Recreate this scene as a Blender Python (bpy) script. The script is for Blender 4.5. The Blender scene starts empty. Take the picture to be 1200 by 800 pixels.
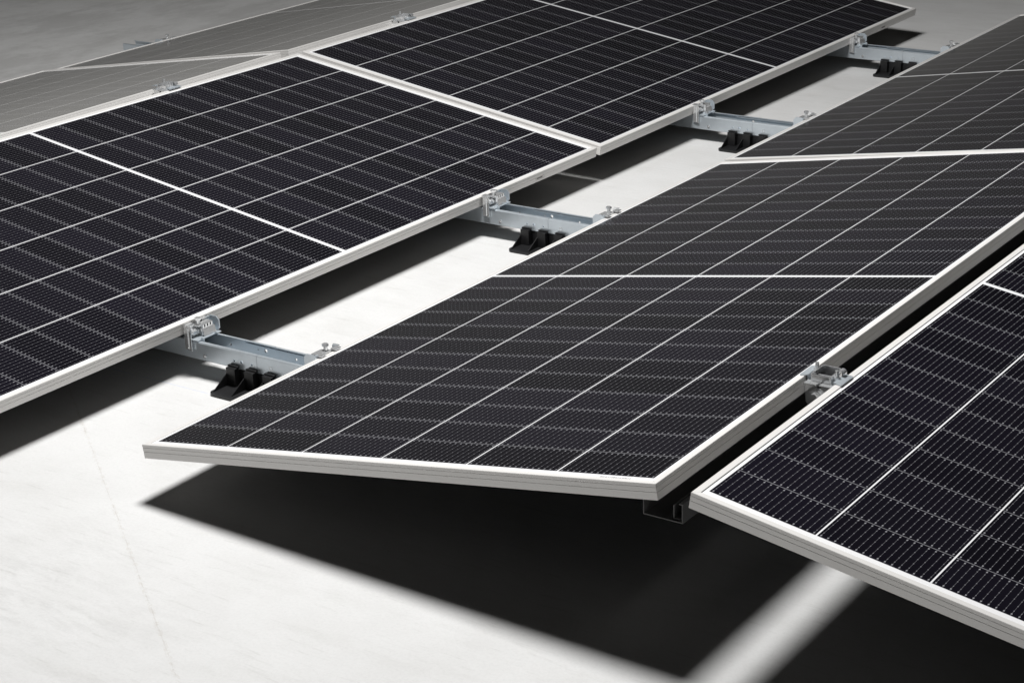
import bpy, bmesh, math, random
from mathutils import Matrix, Vector
random.seed(4)
sc = bpy.context.scene
C = sc.collection
L, W, T = 2.279, 1.134, 0.0275          # one panel, metres
PITCH, HALF = 0.1835, 0.0924            # cell width, half-cell length
COS = math.cos(0.155)

# ---------------------------------------------------------------- helpers
def obj(name, bm, mat, parent=None, smooth=False):
    me = bpy.data.meshes.new(name)
    bmesh.ops.recalc_face_normals(bm, faces=bm.faces[:])
    bm.to_mesh(me); bm.free()
    if smooth:
        for p in me.polygons: p.use_smooth = True
    me.materials.append(mat)
    o = bpy.data.objects.new(name, me); C.objects.link(o)
    o.parent = parent
    return o
def empty(name, loc=(0, 0, 0), rz=0.0):
    o = bpy.data.objects.new(name, None); C.objects.link(o)
    o.location = loc; o.rotation_euler = (0, 0, rz); o.empty_display_size = .05
    return o
def tag(o, label, cat, group=None):
    o['label'] = label; o['category'] = cat
    if group: o['group'] = group
    return o
def children(o): return [c for c in bpy.data.objects if c.parent == o]
def copy_tree(o, parent=None):
    c = o.copy(); C.objects.link(c)
    if parent is not None: c.parent = parent
    for ch in children(o): copy_tree(ch, c)
    return c
def box(bm, x0, x1, y0, y1, z0, z1, bev=0.0, rot=None):
    r = bmesh.ops.create_cube(bm, size=1.0)
    vs = r['verts']
    m = Matrix.Translation(((x0+x1)/2, (y0+y1)/2, (z0+z1)/2)) @ Matrix.Diagonal((x1-x0, y1-y0, z1-z0, 1))
    bmesh.ops.transform(bm, matrix=m, verts=vs)
    if rot is not None:
        bmesh.ops.transform(bm, matrix=rot, verts=vs)
    if bev:
        es = list({e for v in vs for e in v.link_edges})
        bmesh.ops.bevel(bm, geom=es, offset=bev, segments=2, affect='EDGES', profile=.6)
def cyl(bm, p, r, h, axis='Z', n=20, r2=None, bev=0.0):
    rr = bmesh.ops.create_cone(bm, cap_ends=True, segments=n, radius1=r, radius2=r if r2 is None else r2, depth=h)
    vs = rr['verts']
    m = {'Z': Matrix.Identity(4), 'X': Matrix.Rotation(math.pi/2, 4, 'Y'), 'Y': Matrix.Rotation(math.pi/2, 4, 'X')}[axis]
    bmesh.ops.transform(bm, matrix=Matrix.Translation(p) @ m, verts=vs)
    if bev:
        es = [e for e in {e for v in vs for e in v.link_edges} if e.calc_face_angle(0) > 1.2]
        bmesh.ops.bevel(bm, geom=es, offset=bev, segments=2, affect='EDGES')
def prism(bm, pts, y0, y1, axis='Y'):
    """closed outline (a,b) extruded along an axis: Y -> (a,y,b), X -> (x,a,b), Z -> (a,b,z)"""
    f = {'Y': lambda a, b, t: (a, t, b), 'X': lambda a, b, t: (t, a, b), 'Z': lambda a, b, t: (a, b, t)}[axis]
    v0 = [bm.verts.new(f(a, b, y0)) for a, b in pts]; v1 = [bm.verts.new(f(a, b, y1)) for a, b in pts]
    n = len(pts)
    bm.faces.new(v0); bm.faces.new(v1[::-1])
    for i in range(n): bm.faces.new((v0[i], v1[i], v1[(i+1) % n], v0[(i+1) % n]))
def cut(target, cutter_bm):
    """boolean difference baked into the target's mesh"""
    me = bpy.data.meshes.new('cutter'); bmesh.ops.recalc_face_normals(cutter_bm, faces=cutter_bm.faces[:])
    cutter_bm.to_mesh(me); cutter_bm.free()
    c = bpy.data.objects.new('cutter', me); C.objects.link(c)
    md = target.modifiers.new('b', 'BOOLEAN'); md.operation = 'DIFFERENCE'; md.object = c; md.solver = 'EXACT'
    dg = bpy.context.evaluated_depsgraph_get()
    new = bpy.data.meshes.new_from_object(target.evaluated_get(dg))
    target.modifiers.clear(); target.data = new
    bpy.data.objects.remove(c); bpy.data.meshes.remove(me)

# ---------------------------------------------------------------- node helpers
class N:
    def __init__(s, name):
        s.m = bpy.data.materials.new(name); s.m.use_nodes = True
        s.t = s.m.node_tree; s.b = s.t.nodes['Principled BSDF']
    def new(s, ty, **kw):
        n = s.t.nodes.new(ty)
        for k, v in kw.items(): setattr(n, k, v)
        return n
    def put(s, sock, v):
        if isinstance(v, bpy.types.NodeSocket): s.t.links.new(v, sock)
        else: sock.default_value = v
    def math(s, op, a, b=0.0, c=0.0, clamp=False):
        n = s.new('ShaderNodeMath', operation=op, use_clamp=clamp)
        s.put(n.inputs[0], a); s.put(n.inputs[1], b)
        if op in ('MULTIPLY_ADD', 'SMOOTH_MIN', 'WRAP', 'COMPARE'): s.put(n.inputs[2], c)
        return n.outputs[0]
    def lt(s, a, b): return s.math('LESS_THAN', a, b)
    def mul(s, a, b): return s.math('MULTIPLY', a, b)
    def mx(s, a, b): return s.math('MAXIMUM', a, b)
    def mix(s, f, a, b):
        n = s.new('ShaderNodeMix', data_type='RGBA')
        s.put(n.inputs['Factor'], f)
        A = [i for i in n.inputs if i.name == 'A' and i.type == 'RGBA'][0]; B = [i for i in n.inputs if i.name == 'B' and i.type == 'RGBA'][0]
        s.put(A, a); s.put(B, b)
        return [o for o in n.outputs if o.type == 'RGBA'][0]
    def noise(s, vec, scale, detail=4, rough=.55):
        n = s.new('ShaderNodeTexNoise'); n.inputs['Scale'].default_value = scale
        n.inputs['Detail'].default_value = detail; n.inputs['Roughness'].default_value = rough
        s.t.links.new(vec, n.inputs['Vector']); return n.outputs['Fac']
    def obj_co(s): return s.new('ShaderNodeTexCoord').outputs['Object']
    def ramp(s, v, pts):
        n = s.new('ShaderNodeValToRGB'); s.t.links.new(v, n.inputs[0])
        e = n.color_ramp.elements
        while len(e) < len(pts): e.new(.5)
        for q, (p, c) in zip(e, pts): q.position = p; q.color = c if len(c) == 4 else (*c, 1)
        return n.outputs[0]
def g(v, a=None): return (v, v, v, 1) if a is None else (*v, 1)

def simple(name, col, rough, metal=0.0, var=.06, scale=30, bump=0.0, rvar=.1):
    k = N(name); co = k.obj_co()
    nz = k.noise(co, scale)
    lo = tuple(c*(1-var) for c in col) + (1,); hi = tuple(min(1, c*(1+var)) for c in col) + (1,)
    k.put(k.b.inputs['Base Color'], k.ramp(nz, [(.3, lo), (.7, hi)]))
    k.put(k.b.inputs['Roughness'], k.math('MULTIPLY_ADD', k.noise(co, scale*2.3), rvar, rough - rvar/2))
    k.b.inputs['Metallic'].default_value = metal
    if bump:
        b = k.new('ShaderNodeBump'); b.inputs['Strength'].default_value = bump; b.inputs['Distance'].default_value = .001
        k.t.links.new(k.noise(co, scale*6), b.inputs['Height']); k.t.links.new(b.outputs[0], k.b.inputs['Normal'])
    return k.m

M_FRAME = simple('anodised_aluminium', (.78, .765, .745), .38, .12, .02, 3)
def add_mitre(m):
    t = m.node_tree; b = t.nodes['Principled BSDF']; src = b.inputs['Base Color'].links[0].from_socket
    k = N.__new__(N); k.m = m; k.t = t; k.b = b
    sep = k.new('ShaderNodeSeparateXYZ'); t.links.new(k.obj_co(), sep.inputs[0])
    ex = k.math('SUBTRACT', W/2, k.math('ABSOLUTE', sep.outputs[0])); ey = k.math('SUBTRACT', L/2, k.math('ABSOLUTE', sep.outputs[1]))
    f = k.mul(k.lt(k.math('ABSOLUTE', k.math('SUBTRACT', ex, ey)), .0003), k.mul(k.lt(ex, .0115), k.lt(ey, .0115)))
    t.links.new(k.mix(k.mul(f, .6), src, (.22, .22, .21, 1)), b.inputs['Base Color'])
add_mitre(M_FRAME)
M_GALV = simple('galvanised_steel', (.61, .665, .71), .30, .55, .05, 30, 0, .10)
M_SHADEGALV = simple('shaded_galvanised_steel', (.075, .075, .075), .55, .1, .12, 30)  # galvanised steel with the shade under the ridge painted into its colour
M_STEEL = simple('bright_stainless_steel', (.84, .85, .86), .16, .72, .05, 60, 0, .14)
M_PLASTIC = simple('black_polypropylene', (.010, .010, .011), .45, 0, .2, 60, .12)
M_INK = simple('grey_ink', (.12, .12, .12), .6)
M_BACK = simple('black_backsheet', (.012, .012, .013), .8)

def cell_material():
    k = N('monocrystalline_cells_under_glass')
    co = k.obj_co()
    sep = k.new('ShaderNodeSeparateXYZ'); k.t.links.new(co, sep.inputs[0])
    x, y = sep.outputs[0], sep.outputs[1]
    x1 = k.math('ADD', x, 3*PITCH)
    fx = k.math('MULTIPLY', k.math('FRACT', k.math('DIVIDE', x1, PITCH)), PITCH)       # 0..PITCH in the cell
    dcol = k.math('MINIMUM', fx, k.math('SUBTRACT', PITCH, fx))
    inx = k.mul(k.math('GREATER_THAN', x1, 0.0), k.lt(x1, 6*PITCH))
    ya = k.math('SUBTRACT', k.math('ABSOLUTE', y), .0058)
    iny = k.mul(k.math('GREATER_THAN', ya, 0.0), k.lt(ya, 12*HALF))
    gy = k.math('MULTIPLY', k.math('FRACT', k.math('DIVIDE', ya, HALF)), HALF)
    dy = k.math('MINIMUM', gy, k.math('SUBTRACT', HALF, gy))
    inside = k.mul(inx, iny)
    cell = k.mul(inside, k.math('GREATER_THAN', dcol, .0013))
    # 16 busbars
    bp = PITCH/16
    fb = k.math('MULTIPLY', k.math('SUBTRACT', k.math('FRACT', k.math('DIVIDE', fx, bp)), .5), bp)
    db = k.math('ABSOLUTE', fb)
    bus = k.lt(db, .00034)
    # small solder pads
    pp = HALF/6
    fp = k.math('FRACT', k.math('ADD', k.math('DIVIDE', gy, pp), .5))
    dp = k.math('MULTIPLY', k.math('ABSOLUTE', k.math('SUBTRACT', fp, .5)), pp)
    pad = k.mul(k.mul(k.lt(db, .0008), k.lt(dp, .0010)), k.math('GREATER_THAN', dy, .009))
    big = k.mul(k.lt(db, .0012), k.lt(k.math('ABSOLUTE', k.math('SUBTRACT', dy, .0062)), .0015))
    wire = k.mul(k.lt(db, .00065), k.lt(dy, .0062))
    gap = k.lt(dy, .00085)
    # per half-cell tint
    cx = k.math('FLOOR', k.math('DIVIDE', x1, PITCH)); cy = k.math('FLOOR', k.math('DIVIDE', y, HALF))
    cmb = k.new('ShaderNodeCombineXYZ'); k.put(cmb.inputs[0], cx); k.put(cmb.inputs[1], cy)
    oi = k.new('ShaderNodeObjectInfo'); k.put(cmb.inputs[2], k.mul(oi.outputs['Random'], 37.0))
    wn = k.new('ShaderNodeTexWhiteNoise'); wn.noise_dimensions = '3D'; k.t.links.new(cmb.outputs[0], wn.inputs['Vector'])
    ccol = k.mix(wn.outputs['Value'], (.0045, .0042, .0062, 1), (.0085, .0075, .0125, 1))
    c = k.mix(gap, ccol, (.20, .20, .215, 1))
    c = k.mix(bus, c, (.12, .12, .13, 1))
    c = k.mix(wire, c, (.12, .12, .13, 1))
    c = k.mix(pad, c, (.20, .20, .215, 1))
    c = k.mix(big, c, (.30, .30, .32, 1))
    # bright backsheet in the gaps, with the cross ribbons in the middle band
    mid = k.lt(k.math('ABSOLUTE', k.math('ABSOLUTE', y)), .0012)
    white = k.mix(k.mul(mid, inx), (.88, .88, .89, 1), (.60, .60, .65, 1))
    c = k.mix(cell, white, c)
    k.put(k.b.inputs['Base Color'], c)
    nz = k.noise(co, 9, 6, .6)
    k.put(k.b.inputs['Roughness'], k.math('MULTIPLY_ADD', nz, .05, .10))
    k.b.inputs['IOR'].default_value = 1.5
    return k.m
M_CELL = cell_material()

# ---------------------------------------------------------------- floor
def floor_material():
    k = N('worn_white_screed')
    co = k.obj_co()
    sep = k.new('ShaderNodeSeparateXYZ'); k.t.links.new(co, sep.inputs[0])
    x, y = sep.outputs[0], sep.outputs[1]
    a = k.noise(co, 1.1, 7, .62); b = k.noise(co, 5.5, 8, .68)
    st = k.new('ShaderNodeMapping'); st.inputs['Scale'].default_value = (1, 3.2, 1); st.inputs['Rotation'].default_value = (0, 0, .5)
    k.t.links.new(co, st.inputs[0])
    s_ = k.noise(st.outputs[0], 3.4, 9, .72)
    c1 = k.ramp(a, [(.30, (.640, .638, .632)), (.62, (.685, .684, .680))])
    c2 = k.ramp(b, [(.33, (.95, .948, .944)), (.60, (1, 1, 1))])
    c3 = k.ramp(s_, [(.28, (.92, .918, .91)), (.50, (1, 1, 1))])
    m1 = k.new('ShaderNodeMix', data_type='RGBA', blend_type='MULTIPLY'); m1.inputs['Factor'].default_value = 1
    def MM(p, q):
        n = k.new('ShaderNodeMix', data_type='RGBA', blend_type='MULTIPLY'); n.inputs['Factor'].default_value = 1
        k.t.links.new(p, n.inputs[6]); k.t.links.new(q, n.inputs[7]); return n.outputs[2]
    c = MM(MM(c1, c2), c3)
    fine = k.ramp(k.noise(co, 160, 5, .75), [(.30, (.93, .93, .93)), (.55, (1, 1, 1))])
    sc2 = k.new('ShaderNodeMapping'); sc2.inputs['Scale'].default_value = (1, 9, 1); sc2.inputs['Rotation'].default_value = (0, 0, 1.0); k.t.links.new(co, sc2.inputs[0])
    scr = k.ramp(k.noise(sc2.outputs[0], 8, 6, .65), [(.30, (.90, .898, .89)), (.42, (1, 1, 1))])
    c = MM(MM(c, fine), scr)
    # trowel stains that show darker in a few patches
    pt = k.noise(co, .8, 3, .5); pd = k.noise(st.outputs[0], 7.0, 10, .8)
    stain = k.mul(k.ramp(pt, [(.55, g(0)), (.68, g(1))]), k.ramp(pd, [(.46, g(0)), (.62, g(1))]))
    c = k.mix(k.mul(stain, .30), c, (.36, .355, .345, 1))
    # older trowel patches out in the open hall
    mp2 = k.new('ShaderNodeMapping'); mp2.inputs['Scale'].default_value = (1, .45, 1); mp2.inputs['Rotation'].default_value = (0, 0, .62); k.t.links.new(co, mp2.inputs[0])
    p2 = k.ramp(k.noise(mp2.outputs[0], 3.6, 12, .74), [(.43, g(1)), (.55, g(0))])
    fade = k.math('MULTIPLY', k.math('SUBTRACT', -1.9, x), .9, clamp=True)
    c = k.mix(k.mul(k.mul(p2, .40), fade), c, (.40, .395, .385, 1))
    # tiny specks
    vo = k.new('ShaderNodeTexVoronoi'); vo.inputs['Scale'].default_value = 2.6; k.t.links.new(co, vo.inputs['Vector'])
    c = k.mix(k.lt(vo.outputs['Distance'], .009), c, (.16, .15, .14, 1))
    # saw-cut joint: y = m x + q
    wob = k.math('MULTIPLY', k.math('SUBTRACT', k.noise(co, 6, 6, .75), .5), .013)
    d = k.math('ABSOLUTE', k.math('ADD', k.math('SUBTRACT', k.math('MULTIPLY_ADD', x, -.7245, -.0855), y), wob))
    br = k.ramp(k.noise(co, 38, 6, .8), [(.44, g(0)), (.56, g(1))])
    crack = k.mul(k.lt(d, .0014), br)
    halo = k.mul(k.lt(d, .0055), k.ramp(k.noise(co, 70, 4, .8), [(.50, g(0)), (.58, g(1))]))
    c = k.mix(k.mul(halo, .35), c, (.52, .49, .45, 1))
    c = k.mix(k.mul(crack, .28), c, (.36, .32, .28, 1))
    # faded blue chalk line snapped across the floor by the first rail
    dl = k.math('ABSOLUTE', k.math('SUBTRACT', y, .450))
    seg = k.mul(k.math('GREATER_THAN', x, -1.2), k.lt(x, .1))
    ch = k.mul(k.mul(k.lt(dl, .0013), seg), k.ramp(k.noise(co, 11, 5, .7), [(.40, g(.15)), (.6, g(.8))]))
    c = k.mix(k.mul(ch, .55), c, (.33, .40, .66, 1))
    k.put(k.b.inputs['Base Color'], c)
    k.put(k.b.inputs['Roughness'], k.math('MULTIPLY_ADD', b, .2, .6))
    k.b.inputs['Specular IOR Level'].default_value = .25
    bm_ = k.new('ShaderNodeBump'); bm_.inputs['Strength'].default_value = .18; bm_.inputs['Distance'].default_value = .003
    k.t.links.new(k.mx(k.noise(co, 14, 8, .7), 0.0), bm_.inputs['Height']); k.t.links.new(bm_.outputs[0], k.b.inputs['Normal'])
    return k.m
bm = bmesh.new()
bmesh.ops.create_grid(bm, x_segments=8, y_segments=8, size=40)
fl = obj('floor', bm, floor_material()); fl['kind'] = 'structure'

# ---------------------------------------------------------------- solar panels
def frame_bm():
    """mitred ring: outline of the extruded frame (inset from the outer edge, height)"""
    prof = [(0, -T), (0, -.0150), (.0006, -.0146), (.0006, -.0138), (0, -.0134), (0, -.0066), (.0005, -.0062),
            (.0005, -.0054), (0, -.0050), (0, -.0006), (.0006, 0), (.0108, 0), (.0113, -.0005), (.0113, -.0017),
            (.0030, -.0060), (.0030, -T+.002), (.028, -T+.002), (.028, -T)]
    bm = bmesh.new(); rings = []
    for sx, sy in ((-1, -1), (1, -1), (1, 1), (-1, 1)):
        rings.append([bm.verts.new((sx*(W/2-d), sy*(L/2-d), z)) for d, z in prof])
    n = len(prof)
    for i in range(4):
        a, b = rings[i], rings[(i+1) % 4]
        for j in range(n): bm.faces.new((a[j], a[(j+1) % n], b[(j+1) % n], b[j]))
    return bm
def make_panel():
    root = empty('solar_panel')
    obj('frame', frame_bm(), M_FRAME, root)
    bm = bmesh.new(); box(bm, -W/2+.0035, W/2-.0035, -L/2+.0035, L/2-.0035, -.0052, -.0018)
    obj('cell_glass', bm, M_CELL, root)
    bm = bmesh.new(); box(bm, -W/2+.004, W/2-.004, -L/2+.004, L/2-.004, -.0066, -.0056)
    obj('backsheet', bm, M_BACK, root)
    return root
panel0 = make_panel()
PG = 'solar panels mounted in two tent-shaped rows'
PANELS = [
 ((-2.12727, 1.08003, 0.19935), (0.98891, 0.00595, 0.14841), (-0.00603, 0.99998, 0.00013), (-0.14841, -0.00102, 0.98893),
  'pale grey solar panel sloping away behind the ridge, nearer one of the two pale ones'),
 ((-2.12237, 3.38504, 0.20092), (0.98826, 0.00059, 0.15276), (-0.00067, 1.0, 0.00045), (-0.15276, -0.00054, 0.98826),
  'pale grey solar panel sloping away beyond the ridge, farther one of the two pale ones'),
 ((-0.94213, 1.09089, 0.20563), (0.98832, 0.00074, -0.15236), (-0.00166, 0.99998, -0.00591), (0.15235, 0.0061, 0.98831),
  'black solar panel whose low rim holds the two nearest bright clamps'),
 ((-0.93706, 3.38537, 0.2043), (0.98811, -0.00164, -0.15373), (0.00216, 0.99999, 0.00322), (0.15372, -0.00351, 0.98811),
  'black solar panel at the top whose far low corner ends over open grey floor'),
 ((0.55648, 1.13877, 0.20073), (0.98698, 0.00321, 0.16083), (-0.00295, 0.99999, -0.00188), (-0.16084, 0.00138, 0.98698),
  'large central solar panel with its whole near short end hanging over a dark shadow'),
 ((0.56357, 3.43494, 0.20144), (0.98802, -0.00468, 0.15428), (0.00417, 0.99998, 0.00364), (-0.15429, -0.00295, 0.98802),
  'dark solar panel directly behind the large central one, cut off by the picture edge'),
 ((1.74343, 1.14189, 0.20462), (0.9876, -0.00288, -0.15695), (0.00292, 1.0, 0.00006), (0.15695, -0.00052, 0.98761),
  'black solar panel across the narrow ridge gap from the central one'),
]
panels = []
for i, (c, xa, ya, za, lab) in enumerate(PANELS):
    o = panel0 if i == 0 else copy_tree(panel0)
    m = Matrix(((xa[0], ya[0], za[0], c[0]), (xa[1], ya[1], za[1], c[1]), (xa[2], ya[2], za[2], c[2]), (0, 0, 0, 1)))
    o.matrix_world = m
    tag(o, lab, 'solar panel', PG); panels.append(o)
# embossed type plates near the far end of the low rims
def plate_bm():
    bm = bmesh.new(); x = W/2 + .0006
    for (y0, y1, z0, z1) in ((.82, .865, -.0225, -.0218), (.82, .865, -.0128, -.0121), (.82, .8207, -.0218, -.0128), (.8643, .865, -.0218, -.0128)):
        box(bm, W/2-.0005, x, y0, y1, z0, z1)
    return bm
for p in (panels[2], panels[3]):
    f = obj('nameplate', plate_bm(), M_FRAME, p)
    bm = bmesh.new(); yy = .827
    for q in range(7):
        w_ = random.uniform(.002, .0045); box(bm, W/2-.0005, W/2+.0003, yy, yy+w_, -.0195, -.0155); yy += w_+.0013
    obj('printed_mark', bm, M_INK, f)
# tiny serial strip at the near edge of the central panel
bm = bmesh.new(); xx = .455
for q in range(26):
    w_ = random.choice((.0006, .001, .0015)); box(bm, xx, xx+w_, -L/2+.0135, -L/2+.0185, -.0019, -.0017); xx += w_+random.choice((.0006, .001, .002))
obj('serial_strip', bm, M_INK, panels[4])

# ---------------------------------------------------------------- base rails
RAIL_Y = [0.547, 1.688, 2.832, 3.975]
RZ0, RZ1 = .0415, .0835
def c_profile(w, z0, z1, t, lip, r=.0025):
    h = w/2
    return [(-h, z0+r), (-h+r, z0), (h-r, z0), (h, z0+r), (h, z1-r), (h-r, z1), (h-lip, z1), (h-lip, z1-t), (h-t-.001, z1-t),
            (h-t, z1-t-.001), (h-t, z0+t), (-h+t, z0+t), (-h+t, z1-t-.001), (-h+t+.001, z1-t), (-h+lip, z1-t), (-h+lip, z1), (-h+r, z1), (-h, z1-r)]
def make_rail():
    root = empty('mounting_rail')
    # long channel from beyond the first row to the seam
    bm = bmesh.new(); prism(bm, c_profile(.068, RZ0, RZ1, .002, .0085), -2.895, -.1752, 'X')
    a = obj('channel', bm, M_GALV, root)
    cb = bmesh.new()
    for x, r, z, ys in ((-.2409, .0027, .060, -1), (-.2191, .0042, .0605, -1), (-.1901, .0027, .060, -1),
                        (-.3109, .0032, .0625, 1), (-.2276, .0026, .067, 1), (-.2052, .0045, .068, 1), (-.1790, .0020, .068, 1)):
        cyl(cb, (x, ys*.033, z), r, .012, 'Y', 18)
    cut(a, cb)
    # second channel continuing under the next row
    bm = bmesh.new(); prism(bm, c_profile(.0674, RZ0+.0003, RZ1-.0003, .002, .0085), -.1746, 2.62, 'X')
    b = obj('channel', bm, M_GALV, root)
    cb = bmesh.new(); box(cb, -.122, -.114, .028, .04, .060, .0685); cut(b, cb)
    # inner sleeve bridging the seam, its bent tab showing in the square opening
    bm = bmesh.new(); prism(bm, c_profile(.0628, RZ0+.0025, RZ1-.0045, .0016, .006), -.262, -.062, 'X')
    s = obj('sleeve', bm, M_GALV, root)
    cb = bmesh.new()
    for x, r, z, ys in ((-.2409, .0031, .060, -1), (-.2191, .0047, .0605, -1), (-.1901, .0031, .060, -1), (-.2052, .0045, .068, 1), (-.2276, .0019, .067, 1)):
        cyl(cb, (x, ys*.031, z), r, .012, 'Y', 18)
    box(cb, -.1205, -.1155, .026, .04, .0615, .067)
    cut(s, cb)
    # stamped square on the front wall
    bm = bmesh.new()
    for d in ((-.1400, -.1306, .0572, .0580), (-.1400, -.1392, .0580, .0655), (-.1314, -.1306, .0580, .0630), (-.1365, -.1306, .0647, .0655)):
        box(bm, d[0], d[1], -.0346, -.0338, d[2], d[3])
    obj('stamped_mark', bm, M_STEEL, root)
    # rivet screw
    bm = bmesh.new(); cyl(bm, (-.3274, -.0352, .0535), .0046, .0022, 'Y', 20, bev=.0006); cyl(bm, (-.3274, -.0368, .0535), .0022, .002, 'Y', 6)
    obj('screw', bm, M_STEEL, root)
    return root
rail0 = make_rail()
RL = ['first galvanised rail, nearest the camera, running in under the central panel',
      'second galvanised rail from the front, crossing the bright floor below the panel joint shadow',
      'third galvanised rail from the front, meeting the panel just behind the central one',
      'farthest galvanised rail, below the far end of the black panel row']
for i, y in enumerate(RAIL_Y):
    o = rail0 if i == 0 else copy_tree(rail0)
    o.location = (0, y, 0); tag(o, RL[i], 'rail', 'galvanised mounting rails crossing the floor')

# ---------------------------------------------------------------- black feet
def make_foot():
    root = empty('rail_foot')
    hx, hy, r = .166, .106, .016
    pts = []
    for cx, cy, a0 in ((hx-r, hy-r, 0), (-hx+r, hy-r, 90), (-hx+r, -hy+r, 180), (hx-r, -hy+r, 270)):
        for q in range(7):
            a = math.radians(a0+q*15); pts.append((cx+r*math.cos(a), cy+r*math.sin(a)))
    bm = bmesh.new(); prism(bm, pts, .0005, .0065, 'Z'); obj('base_plate', bm, M_PLASTIC, root)
    for s in (-1, 1):
        for q in range(6):
            x = -.1455+q*.0525
            bm = bmesh.new()
            box(bm, x-.0130, x+.0130, (.0355 if s > 0 else -.0510), (.0510 if s > 0 else -.0355), .0065, .0480, .0012)
            box(bm, x-.0145, x+.0145, (.0355 if s > 0 else -.0430), (.0430 if s > 0 else -.0355), .0480, .0515, .0012)
            obj('saddle_block', bm, M_PLASTIC, root)
        # cross gussets running out to the edge of the plate
        for q in range(6):
            x = -.1455+q*.0525-.0118
            bm = bmesh.new(); prism(bm, [(s*.045, .0065), (s*.095, .0065), (s*.095, .008), (s*.051, .034), (s*.045, .034)], x-.0010, x+.0010, 'X')
            obj('gusset', bm, M_PLASTIC, root)
    bm = bmesh.new(); box(bm, -.137, .137, -.032, .032, .0065, RZ0-.0004, .001); obj('saddle', bm, M_PLASTIC, root)
    return root
foot0 = make_foot()
FLb = ['black plastic foot under the first rail, nearest the camera', 'black plastic foot under the second rail from the front',
       'black plastic foot under the third rail from the front', 'black plastic foot under the farthest rail']
for i, y in enumerate(RAIL_Y):
    o = foot0 if i == 0 else copy_tree(foot0)
    o.location = (-.094, y, 0); tag(o, FLb[i], 'rail foot', 'black plastic feet under the rails')

# ---------------------------------------------------------------- low edge clamps
def make_low_clamp():
    """origin: foot of the frame's outer face on the rail; +x away from the panel"""
    root = empty('panel_clamp')
    bm = bmesh.new()
    box(bm, -.004, .034, -.036, .040, .0012, .0036, .0006)
    for yy in (-.022, .022): cyl(bm, (.036, yy, .0030), .0052, .0042, 'Y', 14, bev=.0008)
    obj('base_strip', bm, M_GALV, root)
    bm = bmesh.new()   # plate hugging the rail's flank
    prism(bm, [(-.001, -.019), (.018, -.022), (.019, .030), (.016, .0345), (-.001, .0345)], -.0405, -.0383, 'Y')
    box(bm, -.001, .0012, -.0383, -.030, .004, .0330); box(bm, .0085, .0110, -.0425, -.0405, -.018, .030, .0005)
    obj('side_plate', bm, M_STEEL, root)
    bm = bmesh.new()   # chamfered wing
    prism(bm, [(-.001, .0036), (.024, .0036), (.030, .009), (.030, .028), (.022, .036), (.004, .036), (-.001, .031)], .0385, .0412, 'Y')
    prism(bm, [(-.001, .0036), (.004, .0036), (.004, .034), (-.001, .034)], .0290, .0385, 'Y')
    obj('wing_plate', bm, M_GALV, root)
    for yy in (-.034, .014):
        bm = bmesh.new(); box(bm, -.0105, .004, yy, yy+.019, .0312, .0336, .0006); box(bm, .0018, .004, yy, yy+.019, .014, .0312)
        obj('hook', bm, M_STEEL, root)
    bm = bmesh.new()
    box(bm, .006, .024, -.008, .026, .004, .031, .0016)
    bev = Matrix.Translation((.026, .008, .014)) @ Matrix.Rotation(math.radians(-14), 4, 'Y') @ Matrix.Translation((-.026, -.008, -.014))
    box(bm, .0245, .0265, -.008, .030, .004, .021, .0006, bev)
    o = obj('wedge_block', bm, M_STEEL, root)
    cb = bmesh.new()
    for q in range(3):
        box(cb, .010, .034, -.002+q*.009, .002+q*.009, .0225, .0290)
    cut(o, cb)
    bm = bmesh.new(); cyl(bm, (.010, -.020, .0150), .0075, .020, 'Y', 6, bev=.0008); cyl(bm, (.010, -.0305, .0150), .0040, .010, 'Y', 14)
    obj('nut', bm, M_STEEL, root)
    bt = bmesh.new(); box(bt, .001, .020, -.016, .006, .0272, .0300, .0006); obj('washer', bt, M_STEEL, root)
    bt = bmesh.new(); cyl(bt, (.011, -.007, .0345), .0046, .012, 'Z', 16, bev=.0006); cyl(bt, (.011, -.007, .0425), .0074, .0062, 'Z', 6, bev=.0009)
    obj('bolt', bt, M_STEEL, root)
    return root
low0 = make_low_clamp()
LOW = []
CX_A = -.3790; CX_B = -.0005; CX_A2 = -2.684
ct = ["shiny clamp on the black row's low rim, over the first rail nearest the camera",
      "shiny clamp on the black row's low rim, over the second rail, before the panel joint",
      "shiny clamp on the black row's low rim, over the third rail, past the panel joint",
      'farthest shiny clamp on the low rim of the black panel row, over the last rail']
cb_ = ['clamp tips peeking over the low rim of the central panel at the first rail',
       'clamp tips peeking over the low rim of the central panel at the second rail',
       'clamp tips peeking over the panel rim at the end of the third rail',
       'farthest clamp tips peeking over the dark rim beside open floor, at the last rail']
first = True
for i, y in enumerate(RAIL_Y):
    for kind in ('A', 'B'):
        o = low0 if first else copy_tree(low0); first = False
        if kind == 'A':
            o.location = (CX_A+.0012, y, RZ1); o.rotation_euler = (0, 0, 0); tag(o, ct[i], 'clamp', 'clamps on the low rims')
        else:
            o.location = (CX_B-.0012, y, RZ1); o.rotation_euler = (0, 0, math.pi); tag(o, cb_[i], 'clamp', 'clamps on the low rims')
o = copy_tree(low0); o.location = (CX_A2, RAIL_Y[2], RZ1); o.rotation_euler = (0, 0, math.pi)
tag(o, 'single clamp at the outer rim of the pale grey panel, beside two protruding rail ends', 'clamp', 'clamps on the low rims')

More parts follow.
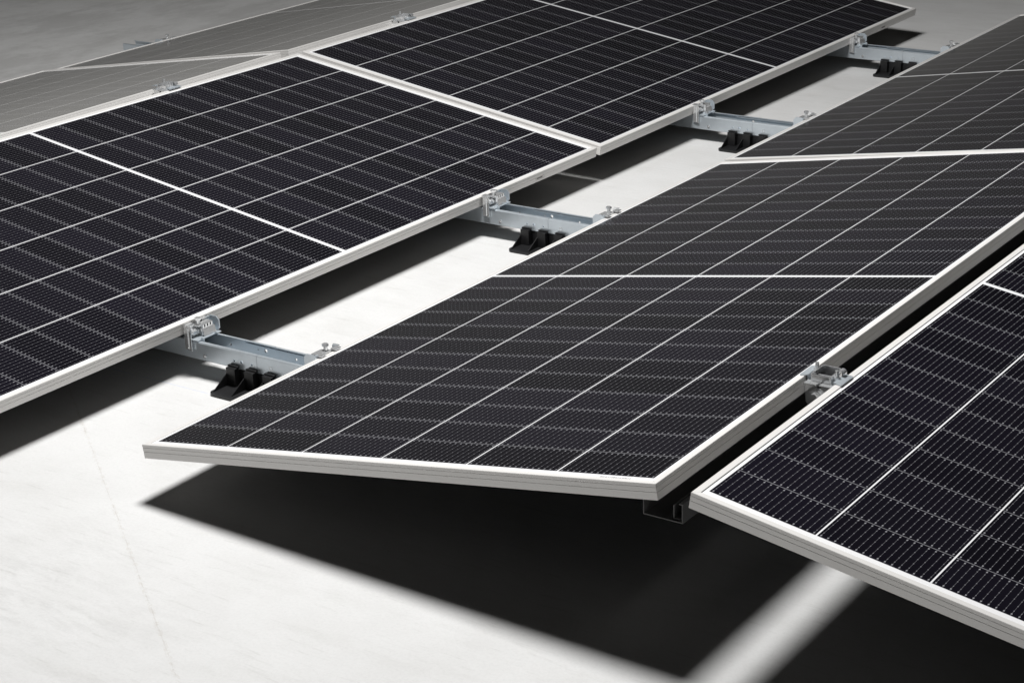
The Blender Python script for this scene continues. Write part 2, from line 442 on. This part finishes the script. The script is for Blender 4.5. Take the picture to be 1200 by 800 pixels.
# ---------------------------------------------------------------- ridge clamps
def make_ridge_clamp():
    """origin: centre of the ridge gap at the height of the two rims"""
    root = empty('ridge_clamp')
    for s in (-1, 1):
        bm = bmesh.new()
        m = Matrix.Translation((s*.030, 0, .0022)) @ Matrix.Rotation(s*math.radians(8.9), 4, 'Y')
        y0, y1 = (-.018, .030) if s < 0 else (-.030, .018)
        box(bm, -.003 if s > 0 else -.0125, .0125 if s > 0 else .003, y0, y1, -.0012, .0012, .0005, m)
        box(bm, s*.028-.0012, s*.028+.0012, y0+.003, y1-.003, -.024, .0035, .0004)
        obj('hook_plate', bm, M_GALV, root)
    bm = bmesh.new()
    box(bm, -.0190, -.0168, -.022, .022, -.022, .0090, .0007); box(bm, .0168, .0190, -.022, .022, -.022, .0090, .0007)
    box(bm, -.0168, .0168, -.0222, -.0200, -.012, .0075, .0006); box(bm, -.0168, .0168, .0200, .0222, -.020, .0110, .0006)
    box(bm, -.0225, -.0190, -.0100, .0040, -.004, .0065, .0006); box(bm, .0190, .0225, .002, .0160, -.004, .0065, .0006)
    box(bm, -.0168, .0168, -.003, .001, -.0034, .0010)
    obj('box_bracket', bm, M_STEEL, root)
    bm = bmesh.new(); box(bm, -.0165, .0165, -.0197, .0197, -.021, -.0035, .0005); obj('shade_fill', bm, M_PLASTIC, root)  # black block added to stand in for shade inside the box
    for (x, y) in ((-.0235, .0120), (.0235, -.0080)):
        bm = bmesh.new(); cyl(bm, (x, y, .0065), .0034, .022, 'Z', 14, bev=.0005); cyl(bm, (x, y, .0035), .0066, .0055, 'Z', 6, bev=.0006)
        obj('bolt', bm, M_STEEL, root)
    bm = bmesh.new()
    pts = []
    for q in range(9):
        a = math.radians(-20+q*27.5); pts.append((.0065*math.cos(a), .0065*math.sin(a)))
    for q in range(8, -1, -1):
        a = math.radians(-20+q*27.5); pts.append((.0046*math.cos(a), .0046*math.sin(a)))
    prism(bm, [(p[0]+.026, p[1]+.0085) for p in pts], .002, .014, 'Y')
    obj('curled_tab', bm, M_STEEL, root)
    bm = bmesh.new()   # hanging yoke
    prism(bm, [(-.026, -.007), (-.004, -.007), (-.004, -.014), (.004, -.014), (.004, -.007), (.026, -.007), (.024, -.042), (.014, -.052), (-.014, -.052), (-.024, -.042)], -.0300, -.0275, 'Y')
    box(bm, -.026, -.003, -.0360, -.0180, -.0072, -.0048, .0005); box(bm, .003, .026, -.0360, -.0180, -.0072, -.0048, .0005)
    obj('yoke_plate', bm, M_STEEL, root)
    bm = bmesh.new(); cyl(bm, (-.004, -.0335, -.027), .0135, .007, 'Y', 6, bev=.0012); cyl(bm, (-.004, -.0385, -.027), .0072, .008, 'Y', 18, bev=.0006)
    obj('nut', bm, M_STEEL, root)
    bm = bmesh.new(); cyl(bm, (0, 0, -.030), .0042, .046, 'Z', 14)
    obj('threaded_rod', bm, M_SHADEGALV, root)
    return root
rc0 = make_ridge_clamp()
rc0.location = (1.1510, RAIL_Y[0]-.012, .293)
tag(rc0, 'bright clamp bridging the narrow ridge gap beside the central panel, with a hanging nut', 'clamp', 'clamps bridging the ridges')
for (y, lab) in ((RAIL_Y[1]-.02, 'small clamp on the bright ridge rim where pale and black panels meet, before the joint'),
                 (RAIL_Y[2]-.01, 'small clamp high on the bright ridge rim, beyond the joint of the panels')):
    o = copy_tree(rc0); o.location = (-1.534, y, .2925); tag(o, lab, 'clamp', 'clamps bridging the ridges')

# ---------------------------------------------------------------- channel under the ridge
root = empty('ridge_channel', (1.0885, 0, 0))
ZC = .195
bm = bmesh.new(); prism(bm, [(a, b+ZC) for a, b in [(-.0365, 0), (.0365, 0), (.0365, .034), (.0295, .034), (.0295, .032), (.0345, .032), (.0345, .002), (-.0345, .002), (-.0345, .034), (-.0365, .034)]], .076, 4.5, 'Y')
ch = obj('channel', bm, M_SHADEGALV, root)
cb = bmesh.new(); yy = .115; q = 0
while yy < 2.2:
    xo = (-.020, .012)[q % 2]; box(cb, xo-.007, xo+.007, yy, yy+.005, ZC-.01, ZC+.014)
    if q % 3 == 0: box(cb, -.04, -.030, yy+.02, yy+.024, ZC+.014, ZC+.026)
    yy += .055; q += 1
cut(ch, cb)
bm = bmesh.new(); box(bm, .016, .0290, .081, .160, ZC+.0025, ZC+.005, .0004); box(bm, .016, .0185, .081, .160, ZC+.005, ZC+.027, .0004)
obj('inner_sleeve', bm, M_SHADEGALV, root)
for y in RAIL_Y:
    bm = bmesh.new()
    prism(bm, [(-.030, RZ1), (.030, RZ1), (.026, ZC-.0002), (-.026, ZC-.0002)], y-.0015, y+.0015, 'Y')
    prism(bm, [(-.030, RZ1), (-.027, RZ1), (-.023, ZC-.0002), (-.026, ZC-.0002)], y-.020, y-.0015, 'Y')
    obj('support_post', bm, M_SHADEGALV, root)
tag(root, 'dark slotted steel channel beneath the ridge gap, its open end showing between two panels', 'channel')

# ---------------------------------------------------------------- camera
cam = bpy.data.cameras.new('camera'); co = bpy.data.objects.new('camera', cam); C.objects.link(co)
r = Vector((0.82439, 0.56508, -0.03247)).normalized(); f = Vector((-0.53841, 0.76519, -0.35298)).normalized()
u = r.cross(f).normalized(); f = u.cross(r).normalized()
P0 = Vector((2.45504, -2.26631, 1.4099+.115))
co.matrix_world = Matrix(((r.x, u.x, -f.x, P0.x), (r.y, u.y, -f.y, P0.y), (r.z, u.z, -f.z, P0.z), (0, 0, 0, 1)))
cam.sensor_fit = 'HORIZONTAL'; cam.sensor_width = 36; cam.lens = 36*2205.57/1200
cam.clip_start = .05; cam.clip_end = 500
sc.camera = co

# ---------------------------------------------------------------- light
key = bpy.data.lights.new('studio_spot', 'SPOT'); ko = bpy.data.objects.new('studio_spot', key); C.objects.link(ko)
KP = Vector((-.016, .835, 3.25+.115)); KT = Vector((-.1, .9, 0))
ko.location = KP; ko.rotation_euler = (KT-KP).to_track_quat('-Z', 'Y').to_euler()
key.energy = 715; key.shadow_soft_size = .40; key.spot_size = math.radians(152); key.spot_blend = .30
key.color = (1, .995, .985)

w = bpy.data.worlds.new('World'); sc.world = w; w.use_nodes = True
nt = w.node_tree; bg = nt.nodes['Background']
def nn(ty, **kw):
    n = nt.nodes.new(ty)
    for k_, v in kw.items(): setattr(n, k_, v)
    return n
tc = nn('ShaderNodeTexCoord')
el = nn('ShaderNodeSeparateXYZ'); nt.links.new(tc.outputs['Generated'], el.inputs[0])
dot = nn('ShaderNodeVectorMath', operation='DOT_PRODUCT'); nt.links.new(tc.outputs['Generated'], dot.inputs[0]); dot.inputs[1].default_value = (-.85, .53, 0)
rz = nn('ShaderNodeValToRGB'); nt.links.new(el.outputs[2], rz.inputs[0])
e = rz.color_ramp.elements
vals = [(0.0, .66), (.045, .46), (.11, .095), (.20, .055), (.35, .026), (.75, .012)]
while len(e) < len(vals): e.new(.5)
for q, (p, v) in zip(e, vals): q.position = p; q.color = (v, v*.98, v*.93, 1)
rd = nn('ShaderNodeMapRange'); nt.links.new(dot.outputs['Value'], rd.inputs[0])
rd.inputs[1].default_value = .68; rd.inputs[2].default_value = .96; rd.inputs[3].default_value = .10; rd.inputs[4].default_value = 1
mu = nn('ShaderNodeMix', data_type='RGBA', blend_type='MULTIPLY'); mu.inputs['Factor'].default_value = 1
nt.links.new(rz.outputs[0], mu.inputs[6]); nt.links.new(rd.outputs[0], mu.inputs[7])
wn = nn('ShaderNodeTexNoise'); wn.inputs['Scale'].default_value = 3.2; wn.inputs['Detail'].default_value = 2; nt.links.new(tc.outputs['Generated'], wn.inputs['Vector'])
wr = nn('ShaderNodeMapRange'); nt.links.new(wn.outputs['Fac'], wr.inputs[0]); wr.inputs[1].default_value = .35; wr.inputs[2].default_value = .65; wr.inputs[3].default_value = .72; wr.inputs[4].default_value = 1.25
mu2 = nn('ShaderNodeMix', data_type='RGBA', blend_type='MULTIPLY'); mu2.inputs['Factor'].default_value = 1
nt.links.new(mu.outputs[2], mu2.inputs[6]); nt.links.new(wr.outputs[0], mu2.inputs[7])
nt.links.new(mu2.outputs[2], bg.inputs['Color']); bg.inputs['Strength'].default_value = 1.0

sc.view_settings.view_transform = 'Standard'; sc.view_settings.look = 'None'
sc.view_settings.exposure = 0; sc.view_settings.gamma = 1
try: sc.view_settings.use_curve_mapping = False
except Exception: pass
sc.cycles.max_bounces = 8; sc.cycles.diffuse_bounces = 2; sc.cycles.glossy_bounces = 4
sc.cycles.use_denoising = True
